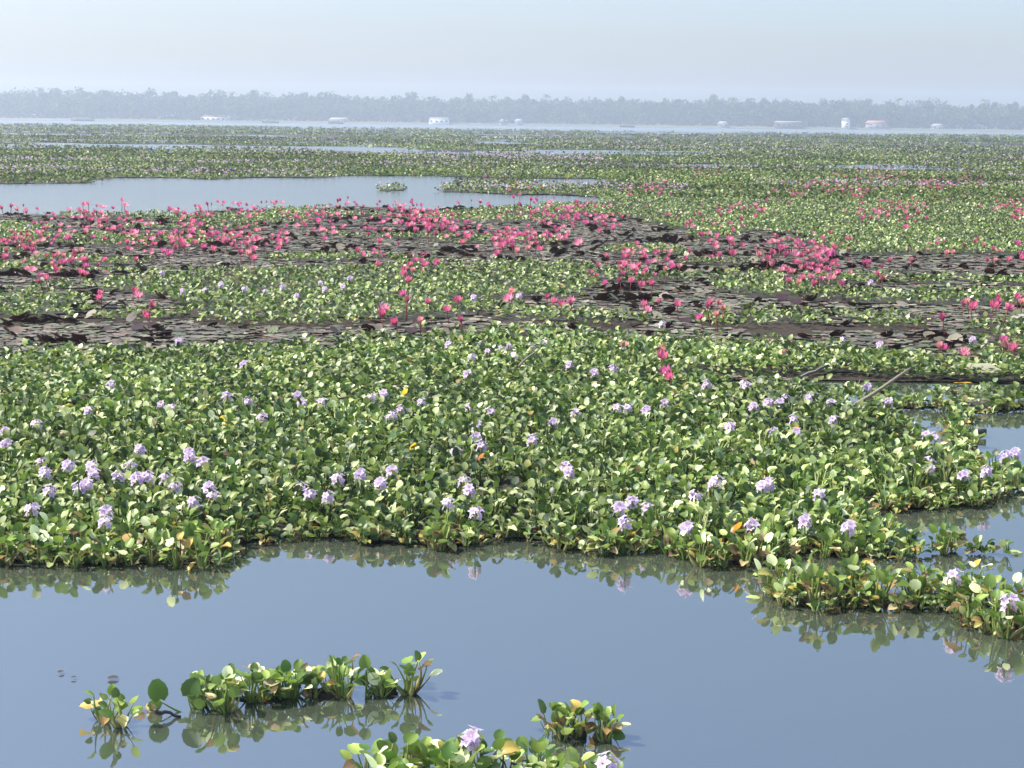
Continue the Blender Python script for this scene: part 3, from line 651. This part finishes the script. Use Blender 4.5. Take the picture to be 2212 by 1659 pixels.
tall_leaf_plant(240, 1556, [(-.09, .09, .03, .8, 1.3, 5), (-.07, .03, .04, 0, -.6, 8), (.06, .1, .035, 0, .8, 6)], 'hyacinth with thin curving stalks at the far left tip of the lower left raft')
tall_leaf_plant(870, 1500, [(.07, .17, .045, .8, .1, 5), (.02, .1, .05, 0, -.5, 8)], 'hyacinth with a thin outstretched stalk at the raft right end')
YL = [(875, 845, .2, (.75, .5, .04), 'bright yellow upright leaf in the upper middle of the big mat'), (483, 903, .2, (.75, .48, .03), 'bright yellow leaf in the left part of the big mat'),
      (893, 963, .2, (.8, .45, .03), 'orange yellow round leaf at the centre of the big mat'), (1595, 1135, .18, (.75, .3, .03), 'orange leaf near the front right of the big mat'),
      (2110, 1215, .1, (.6, .45, .1), 'yellowish leaf near the tip of the lower right prong'), (1350, 1142, .12, (.65, .3, .1), 'pinkish orange leaf under the group of four flowers'),
      (1040, 985, .17, (.55, .22, .08), 'rusty leaf just below the central pair of flower spikes'), (275, 1160, .12, (.6, .4, .18), 'pale tan leaf at the front left of the big mat'),
      (1720, 925, .2, (.5, .2, .03), 'small rust leaf in the right part of the big mat')]
for x, y, z, c, lb in YL: big_leaf(x, y, z + .02, .066, -1.2 + R.normal(0, .4), 1.1, c, lb, name='yellowed_leaf')
DL = [(500, 1478, .10, (.42, .3, .2), 'dried pinkish leaf curled on the left middle of the lower left raft', .13), (585, 1480, .12, (.45, .38, .22), 'large dried beige leaf on the middle of the lower left raft', .12),
      (545, 1444, .17, (.34, .28, .15), 'drooping tan leaf on top of the lower left raft', .12), (515, 1500, .06, (.5, .48, .32), 'pale dry leaf low on the lower left raft', .1),
      (620, 1488, .1, (.42, .42, .22), 'yellowish dry leaf right of the large beige one', .08), (300, 1532, .02, (.3, .2, .13), 'brown leaf floating between the two left raft plants', .08)]
for x, y, z, c, lb, s in DL: big_leaf(x, y, z * .8, s * .65, R.uniform(-2.4, -.6), R.uniform(.1, .9), c, lb, name='dried_leaf', cup=.35)
for x, y, lb, s in ((132, 1450, 'thin dark leaf floating alone at far left on open water', .035), (160, 1462, 'tiny flat leaf afloat beside the thin dark one', .03), (245, 1463, 'reddish floating leaf above the left raft plants', .06), (1640, 1240, 'pale green floating pad on the water left of the lower right tongue', .08),
                    (1625, 1290, 'yellow green round leaf alone in water left of the tongue', .09), (2195, 1192, 'stray leaf at the right edge beside the water inlet', .1)):
    big_leaf(x, y, .012, s * .8, R.uniform(0, 3), .12, (.05, .045, .04) if s < .07 else (.3, .36, .12), lb)
# dark rotted stump-like root balls
def lump(px, py, sx, sy, sz, lb, m_=ROOT, name='root_clump'):
    P_ = ground(px, py); V = []; Q = []
    for i in range(7):
        el = math.pi * .5 * i / 6
        for j in range(12):
            a = j * math.pi / 6; q = 1 + R.normal(0, .14)
            V.append((math.cos(a) * math.cos(el) * sx * q, math.sin(a) * math.cos(el) * sy * q, math.sin(el) * sz * q - .02))
            if i: Q.append(((i - 1) * 12 + j, (i - 1) * 12 + (j + 1) % 12, i * 12 + (j + 1) % 12, i * 12 + j))
    link(name, mesh(name, V, [np.array(Q)], m_), M=Matrix.Translation((P_[0], P_[1], 0)), label=lb, category='root clump')
lump(1245, 1590, .055, .05, .06, 'black root ball on the tiny raft at bottom centre')
lump(700, 1500, .10, .05, .045, 'dark root tangle in the right half of the lower left raft'); lump(560, 1512, .16, .05, .035, 'dark root tangle in the middle of the lower left raft'); lump(835, 1496, .07, .04, .05, 'black root tangle at the right end of the lower left raft')
lump(1000, 1680, .38, .07, .05, 'dark root tangle under the clump at the bottom edge'); 
V_, F_ = None, None
def stick(p0, z0, p1, z1, r0_, r1_, m_, lb, name='stick'):
    a_ = ground(*p0, z0); b_ = ground(*p1, z1); A = np.array([*a_, z0]); B = np.array([*b_, z1]); t = np.linspace(0, 1, 7)[:, None]
    pts = A * (1 - t) + B * t + R.normal(0, .006, (7, 3)); V, Fs = tube(pts, np.linspace(r0_, r1_, 7), 6); link(name, mesh(name, V, Fs, m_), label=lb, category='stick')
stick((1845, 878), .12, (1968, 796), .45, .022, .011, WOOD, 'long bare stick slanting up out of the mat at right')
stick((1700, 828), .03, (1790, 788), .25, .03, .012, DARKWOOD, 'dark wet stick in the dark channel left of the bare stick')
stick((1120, 790), .2, (1165, 752), .36, .014, .008, WOOD, 'short stick poking from the back of the big mat at centre')
stick((330, 1536), .05, (385, 1543), .01, .012, .006, DARKWOOD, 'dark drooping stem at the gap of the lower left raft')
stick((2050, 936), .03, (2130, 932), .05, .02, .03, DARKWOOD, 'dark log end floating in the right water pocket')

# ------------------------------------------------------------------ lily pads
PT = np.array([(.11, .10, .065), (.15, .135, .095), (.075, .07, .045), (.19, .175, .125), (.09, .115, .05), (.13, .09, .065)])
def pad_tpl(k, seed):
    q = np.random.default_rng(seed); V = [(0, 0, .004)]
    ph = q.uniform(0, 6.28, 3)
    for ring, rr in ((0, .6), (1, 1.0)):
        for j in range(k):
            a = .12 + (6.2832 - .24) * j / (k - 1); z = (.015 + .05 * ring * max(0, math.sin(a * 2 + ph[0])) + .03 * math.sin(a * 5 + ph[1])) * (ring + .2)
            r = rr * (1 + .06 * math.sin(a * 3 + ph[2])); V.append((math.cos(a) * r, math.sin(a) * r, z))
    T = [(0, 1 + j, 2 + j) for j in range(k - 1)]; Q = [(1 + j, 1 + k + j, 2 + k + j, 2 + j) for j in range(k - 1)]
    return np.array(V), np.array(T), np.array(Q)
PTP = [pad_tpl(12, s) for s in range(6)]
P = scatter(17.5, 62, .125, .5); kk = kind_at(P); pads = P[kk == 3]; pads = pads[R.random(len(pads)) < .86]
bare = np.minimum(vnoise(pads, 1.1, 55), vnoise(pads * np.array([.5, 1]), .33, 56) + .0); pads = pads[bare > .10]
px_ = pixel(pads); vis = (px_[:, 0] > 0) & (px_[:, 0] < W0)
order = np.argsort(np.where(vis, pads[:, 1], 1e3)); pads = pads[order]; NP = 280
tl = np.where(R.random(len(pads)) < .05, R.uniform(.12, .8, len(pads)), np.abs(R.normal(0, .045, len(pads))))
tl = np.where(vnoise(pads, .9, 66) > .85, np.maximum(tl, R.uniform(.15, .7, len(pads))), tl)
ta = R.uniform(0, 6.28, len(pads)); ta = np.where((R.random(len(pads)) < .7) & (tl > .12), R.normal(-math.pi / 2, .7, len(pads)), ta)   # risen side
sz = R.uniform(.055, .105, len(pads)); yaw = R.uniform(0, 6.28, len(pads)); zz = R.uniform(.012, .035, len(pads))
pc_ = PT[R.integers(0, 6, len(pads))] * R.uniform(.6, 1.35, (len(pads), 1))
pale = R.random(len(pads)) < .022; pc_[pale] = np.array([(.5, .47, .3)]) * R.uniform(.6, 1.2, (pale.sum(), 1)); yel = R.random(len(pads)) < .006; sz[yel] *= .6; pc_[yel] = (.35, .25, .04)
sz[pale] *= .42
def padM(i):
    ax = Vector((math.sin(ta[i]), -math.cos(ta[i]), 0)); return Matrix.Translation((pads[i, 0], pads[i, 1], zz[i] + sz[i] * math.sin(tl[i]) * .95)) @ Matrix.Rotation(tl[i], 4, ax) @ Matrix.Rotation(yaw[i], 4, 'Z') @ Matrix.Scale(sz[i], 4)
lab = []
cls = {}
for i in range(NP):
    ci = 'pale' if pale[i] else 'yellow' if yel[i] else int(R.integers(0, 8)); tp = i % 6
    if (ci, tp) not in cls:
        V, T, Q = PTP[tp]; c = (.5, .47, .3) if ci == 'pale' else (.35, .25, .04) if ci == 'yellow' else PT[ci % 6] * (.8 + .05 * ci); cls[ci, tp] = mesh('lily_pad', V, [Q, T], PAD, np.repeat(np.array([c]), len(V), 0))
    x, y = pixel(pads[i]); bnd = 'narrow dark channel on the right' if y > 775 else 'nearest band of pads'
    sx = ('left', 'centre left', 'centre right', 'right')[int(min(3, max(0, x // 553)))]
    look = 'pale' if pale[i] else 'yellowed' if yel[i] else 'dark tilted' if tl[i] > .22 else 'flat brownish'
    lb = f'{look} lily pad in the {bnd}, {sx} part'
    link('lily_pad', cls[ci, tp], M=padM(i), label=lb, category='lily pad', group=f'{look} pads, {bnd}, {sx}')
PB = Batch()
for tp in range(6):
    ii = np.arange(NP, len(pads)); ii = ii[ii % 6 == tp]; V, T, Q = PTP[tp]
    cy, sy = np.cos(yaw[ii]), np.sin(yaw[ii]); p0 = np.stack([V[None, :, 0] * cy[:, None] - V[None, :, 1] * sy[:, None], V[None, :, 0] * sy[:, None] + V[None, :, 1] * cy[:, None], np.repeat(V[None, :, 2], len(ii), 0)], -1) * sz[ii][:, None, None]
    d = np.stack([np.cos(ta[ii]), np.sin(ta[ii])], -1); h_ = (p0[..., :2] * d[:, None]).sum(-1); ct, s2 = np.cos(tl[ii])[:, None], np.sin(tl[ii])[:, None]
    hn = h_ * ct - p0[..., 2] * s2; z = p0[..., 2] * ct + h_ * s2; xy = p0[..., :2] + (hn - h_)[..., None] * d[:, None]
    W_ = np.concatenate([xy + pads[ii][:, None], (z + (zz[ii] + sz[ii] * np.sin(tl[ii]) * .95)[:, None])[..., None]], -1)
    PB.add(W_, Q=Q, T=T, C=pc_[ii])
link('lily_pad_carpet', PB.make('lily_pad_carpet', PAD), kind='stuff')
# pale upturned pads and dark humped ones read off the photo
def curled(px, py, s, tilt, az, c, lb, sy=1.0):
    s = s * (.45 if c[0] < .3 else .6)
    P_ = ground(px, py); V, T, Q = PTP[int(px) % 6]; me = mesh('curled_pad', V, [Q, T], PAD if c[0] < .3 else PETAL, np.repeat(np.array([c]), len(V), 0))
    M = Matrix.Translation((P_[0], P_[1], .03 + s * math.sin(tilt))) @ Matrix.Rotation(tilt, 4, Vector((math.sin(az), -math.cos(az), 0))) @ Matrix.Diagonal((s, s * sy, s, 1))
    link('curled_pad', me, M=M, label=lb, category='lily pad')
PL = (.62, .6, .5)
for a_ in ((90, 578, .11, .5, -1.2, PL, 'round white upturned pad among dark pads at far left'), (1225, 508, .13, .9, -1.0, PL, 'white upturned petal like pad beside pink blooms right of centre'),
           (1095, 574, .2, .4, -1.3, PL, 'long white upturned pad in the middle of the lily field'), (2112, 826, .42, .5, -1.8, (.6, .6, .42), 'large pale tapering pad lying in the dark channel at right'),
           (2202, 700, .22, .6, -1.5, PL, 'whitish upturned pad at the right edge above the channel'), (1010, 508, .1, .8, -1.2, PL, 'small white upturned pad right of the pink blooms at centre'),
           (375, 492, .14, .2, -1.5, PL, 'flat white pad in the far left lily band'), (620, 492, .14, .25, -1.5, PL, 'flat white pad in the far lily band left of centre'),
           (175, 660, .12, .25, -1.5, (.5, .5, .3), 'pale pad on the left near water line of lily field'), (490, 690, .15, .2, -1.4, (.5, .5, .34), 'pale flat pad below the low hyacinth patch'),
           (1005, 685, .1, .5, -1.5, PL, 'small pale pad under the near red blooms'), (1080, 690, .13, .4, -1.0, (.5, .42, .2), 'yellowish curled pad right of the near red blooms'),
           (1970, 665, .12, .3, -1.5, PL, 'pale pad in the right lily band left part'), (2100, 690, .18, .25, -1.6, PL, 'pale flat pad in the right lily band below blooms'),
           (1900, 700, .12, .3, -1.5, (.5, .48, .15), 'yellow pad in the right lily band'), (2080, 835, .16, .1, -1.5, (.6, .35, .06), 'orange yellow pad floating under the channel at right')): curled(*a_, sy=.5)
DKP = (.03, .012, .012); dks = []
for j, a_ in enumerate(((285, 700, .2, .85, .9), (300, 716, .24, .3, 1.4), (330, 712, .18, .4, 1.8), (360, 690, .16, .6, 1.5), (420, 688, .2, .3, 1.5), (230, 718, .18, .3, 1.3), (905, 705, .2, .6, 1.6), (925, 722, .24, .25, 1.5), (890, 722, .2, .3, 1.4), (1690, 652, .24, .4, 1.5), (1740, 650, .26, .55, 1.5),
           (1790, 656, .22, .4, 1.6), (1720, 660, .24, .3, 1.3), (1830, 660, .22, .3, 1.5), (1960, 694, .24, .35, 1.6), (2010, 700, .2, .3, 1.4), (2130, 690, .24, .4, 1.5), (1690, 610, .24, .4, 1.5), (1760, 612, .26, .4, 1.5), (1240, 605, .2, .4, 1.5), (1270, 612, .22, .3, 1.4), (1560, 690, .22, .3, 1.4), (1480, 700, .22, .25, 1.4))):
    x, y = a_[:2]; nm = 'left' if x < 500 else 'centre left' if x < 1000 else 'centre' if x < 1400 else 'right'
    dks.append((a_, nm, 'lower' if y > 684 else 'upper'))
rk = rank([d[1] + d[2] for d in dks], [d[0][0] for d in dks])
for (a_, nm, ul), r_k in zip(dks, rk): curled(*a_, DKP, f'dark humped lily pad, {ul} mound, {nm} of lily field, {ordn(*r_k)}')

# ------------------------------------------------------------------ pink lily blooms
BLm = [(20,445),(40,450),(8,448),(60,455),(180,440),(190,438),(262,430),(265,440),(100,492),(150,512),(80,525),(75,540),(60,535),(10,555),(10,540),(195,475),(210,480),(228,475),(215,490),(245,490),(225,515),(280,520),(290,500),(300,560),(105,595),(95,605),(170,585),(182,590),(365,450),(435,445),(450,440),(500,450),(515,460),(523,453),(535,465),(545,450),(560,455),(400,485),(420,475),(430,485),(390,520),(375,535),(400,530),(350,540),(365,545),(440,530),(460,535),(490,520),(500,525),(520,545),(540,545),(547,555),(545,515),(600,535),(605,520),(640,485),(660,480),(700,515),(720,500),(730,460),(725,445),(690,475),(810,495),(820,520),(815,570),(850,455),(875,450),(890,455),(900,460),(880,485),(890,495),(920,490),(925,500),(940,505),(930,485),(915,475),(860,480),(955,485),(960,495),(980,490),(995,435),(1000,520),(1010,510),(1035,435),(1050,380),(1060,440),(1080,470),(1110,425),(1120,420),(1125,440),(1145,430),(1165,430),(1185,435),(1085,530),(1075,545),(1095,520),(1110,530),(1120,540),(1140,535),(1155,525),(1170,535),(1160,475),(1170,480),(1190,480),(1200,465),(1215,470),(1225,465),(1240,470),(1255,460),(1270,480),(1300,495),(1310,485),(1325,490),(1205,510),(1250,520),(1345,565),(1357,570),(1370,575),(1385,570),(1395,580),(1403,565),(1335,575),(1360,605),(1405,610),(1385,612),(1340,605),(1310,610),(1440,580),(1470,575),(1455,575),(1465,655),(1510,505),(1480,480),(1500,380),(1520,380),(1530,378),(1410,410),(1418,403),(1430,410),(1422,417),(1360,420),(1575,515),(1580,545),(1555,550),(1540,530),(1640,550),(1655,555),(1665,545),(1680,540),(1690,533),(1700,550),(1715,545),(1665,570),(1677,565),(1730,550),(1745,545),(1760,550),(1770,535),(1780,540),(1792,530),(1800,545),(1740,570),(1755,575),(1770,580),(1785,560),(1800,570),(1808,585),(1750,595),(1775,600),(1792,595),(1732,600),(1700,605),(1720,607),(1820,610),(1900,590),(1907,600),(1760,612),(1560,465),(1600,470),(1630,465),(1700,440),(1715,420),(1740,405),(1780,400),(1787,415),(1800,410),(1840,420),(1850,422),(1865,415),(1860,425),(1880,380),(1890,375),(1900,378),(1907,385),(1920,380),(1937,385),(1775,395),(2000,410),(2010,405),(2025,405),(2035,410),(2050,395),(2057,400),(2110,400),(2117,390),(1900,460),(1920,465),(1880,470),(1865,470),(1960,490),(1985,460),(1960,455),(2180,465),(2190,470),(2205,460),(2197,455),(2130,560),(2150,560),(2180,560),(2200,545),(2207,555),(2045,545),(2060,545),(1970,560),(210,630),(217,638),(285,628),(298,634),(318,656),(320,675),(880,590),(882,603),(875,632),(877,647),(922,650),(830,662),(828,678),(862,695),(907,690),(985,645),(1000,690),(970,665),(1105,628),(1100,640),(1185,640),(1195,648),(1215,655),(1230,655),(1237,645),(1385,655),(1397,665),(1420,650),(1522,682),(1535,660),(1550,653),(1562,665),(1550,677),(1530,650),(1345,745),(1430,752),(1425,766),(1440,800),(1452,806),(1700,762),(2080,655),(2095,650),(2102,660),(2112,655),(2045,685),(2140,655),(2152,648),(2160,642),(2167,660),(2200,638),(2207,650),(2040,745),(2032,750),(2080,755),(2170,732),(2175,742),(2190,750)]
BLm = BLm[:285] if len(BLm) > 285 and False else BLm
def bloom(op, cl):
    V, T, C = [], [], []
    for ring, (n_, ti, L) in enumerate(((7, op, 1.0), (6, op * .6, .95), (4, op * .25, .85))):
        for j in range(n_):
            a = 6.2832 * (j + .5 * ring) / n_ + R.normal(0, .07); t = ti + R.normal(0, .08); c, s = math.cos(a), math.sin(a)
            def pt(r, sd, k2=1.0): rr = r * math.sin(t * k2) * L; return (c * rr - s * sd, s * rr + c * sd, r * math.cos(t * k2) * L)
            b0 = len(V); V += [pt(.03, 0), pt(.5, .17, 1.15), pt(.5, 0, 1.3), pt(.5, -.17, 1.15), pt(1.0, 0, .9)]
            T += [(b0, b0 + 1, b0 + 2), (b0, b0 + 2, b0 + 3), (b0 + 1, b0 + 4, b0 + 2), (b0 + 2, b0 + 4, b0 + 3)]
            cc = np.array(cl) * R.uniform(.85, 1.15); C += [cc * .8, cc, cc, cc, cc * 1.1]
    return mesh('blossom', V, [np.array(T)], PETAL, np.array(C))
BM = [bloom(o_, c_) for o_, c_ in ((.7, (.70, .17, .31)), (.5, (.72, .21, .34)), (.95, (.80, .34, .45)), (.4, (.6, .12, .24)), (.65, (.66, .15, .35)), (.5, (.78, .38, .37)), (.3, (.5, .12, .22)))]
V, Fs = tube([(0, 0, 0), (.04, 0, .35), (.02, .02, .7), (0, 0, 1)], [.035, .03, .03, .035], 5)
STEM = mesh('flower_stem', V, Fs, LEAF, np.repeat(np.array([(.2, .05, .04)]), len(V), 0))
def brow(p):
    x, y = p; yy = y - .01175 * (x - 1106)
    v = 'big mat' if yy > 712 else 'nearest lily rows' if yy > 618 else 'middle lily rows' if yy > 545 else 'far lily rows' if yy > 465 else 'farthest lily rows'
    s = ('far left', 'left', 'centre left', 'centre', 'centre right', 'right', 'far right')[int(min(6, x // 316))]
    return v + ', ' + s
keys = [brow(p) for p in BLm]; rk = rank(keys, [p[0] for p in BLm])
for p, k_, (i, n_) in zip(BLm, keys, rk):
    op = int(R.choice(7, p=[.2, .2, .1, .15, .15, .12, .08])); hz = R.uniform(.16, .28) * (1.15 if p[1] < 460 else 1); s = R.uniform(.10, .145) * (1.2 if p[1] < 560 else 1.0)
    if op in (3, 6): hz += .03
    P_ = ground(p[0], p[1], hz)
    w_ = {0: 'open pink', 1: 'cupped pink', 2: 'wide open rose', 3: 'half closed crimson', 4: 'magenta', 5: 'coral pink', 6: 'closed crimson'}[op]
    e = link('water_lily', None, M=Matrix.Translation((P_[0], P_[1], 0)), label=f'{w_} water lily, {k_}, {ordn(i, n_)}', category='water lily', group='pink water lily blooms')
    lean = Vector((R.normal(0, .12), R.normal(0, .12), 1)).normalized(); X = lean.orthogonal().normalized(); hs_ = hz - s * .35
    st_ = link('flower_stem', STEM, e, fr(X, lean.cross(X), lean, Vector((0, 0, -.02)), hs_ + .02)); 
    l2 = (lean + Vector((R.normal(0, .25), R.normal(0, .25) - .1, 0))).normalized(); X = l2.orthogonal().normalized()
    link('blossom', BM[op], e, fr(X, l2.cross(X), l2, lean * (hs_ - .003) + Vector((0, 0, -.01)), s))
XB = Batch()
src = np.array([p for p in BLm if p[1] < 625 and p[1] > 375] * 9, float); src = src + R.normal(0, 1, src.shape) * np.array([27, 7]); src = src[~((src[:, 0] > 1260) & (src[:, 1] > 505) & (R.random(len(src)) < .68))]; hz = R.uniform(.12, .27, len(src)); src = src[(src[:, 1] < 640)]; hz = hz[:len(src)]
G_ = ground(src[:, 0], src[:, 1]); kk_ = kind_at(G_); ok_ = (kk_ != 0); G_ = G_[ok_]; hz = hz[ok_]
for gi, (g_, h_) in enumerate(zip(G_, hz)):
    me = BM[gi % 7]; n_ = len(me.vertices); co = np.empty(n_ * 3, np.float32); me.vertices.foreach_get('co', co); tc = np.empty(n_ * 4, np.float32); me.attributes['tint'].data.foreach_get('color', tc)
    a = R.uniform(0, 6.28); c_, s_ = math.cos(a), math.sin(a); V = co.reshape(-1, 3) @ np.array([[c_, s_, 0], [-s_, c_, 0], [0, 0, 1]]) * R.uniform(.07, .125) + np.array([g_[0], g_[1], h_])
    fq = np.empty(len(me.polygons) * 3, np.int32); me.polygons.foreach_get('vertices', fq)
    XB.V.append(V); XB.T.append(fq.reshape(-1, 3) + XB.n); XB.C.append(tc.reshape(-1, 4)[:, :3]); XB.n += n_
    V = np.array([(g_[0] + .005, g_[1], 0), (g_[0] - .005, g_[1], 0), (g_[0], g_[1], h_ + .01)]); XB.V.append(V); XB.T.append(np.array([(0, 1, 2)]) + XB.n); XB.C.append(np.repeat(np.array([(.2, .05, .04)]), 3, 0)); XB.n += 3
link('small_pink_blooms', XB.make('small_pink_blooms', PETAL), kind='stuff')
print('COUNTS flowering', len(FL), 'blooms', len(BLm), 'near', len(near), 'low', len(low), 'ind', len(ind), 'raftC', len(raftC), 'pads', len(pads))

# ------------------------------------------------------------------ haze
V, Fs = box(-1400, 1400, -200, 1400, -1.5, 30)
hz_, n, l, b = mat('haze_air'); n.remove(b); pv = n.new('ShaderNodeVolumePrincipled'); pv.inputs['Density'].default_value = .00064
pv.inputs['Color'].default_value = (.75, .865, 1.0, 1); pv.inputs['Anisotropy'].default_value = .3
l.new(pv.outputs[0], n['Material Output'].inputs['Volume'])
link('haze', mesh('haze', V, Fs, hz_, smooth=False), kind='stuff')
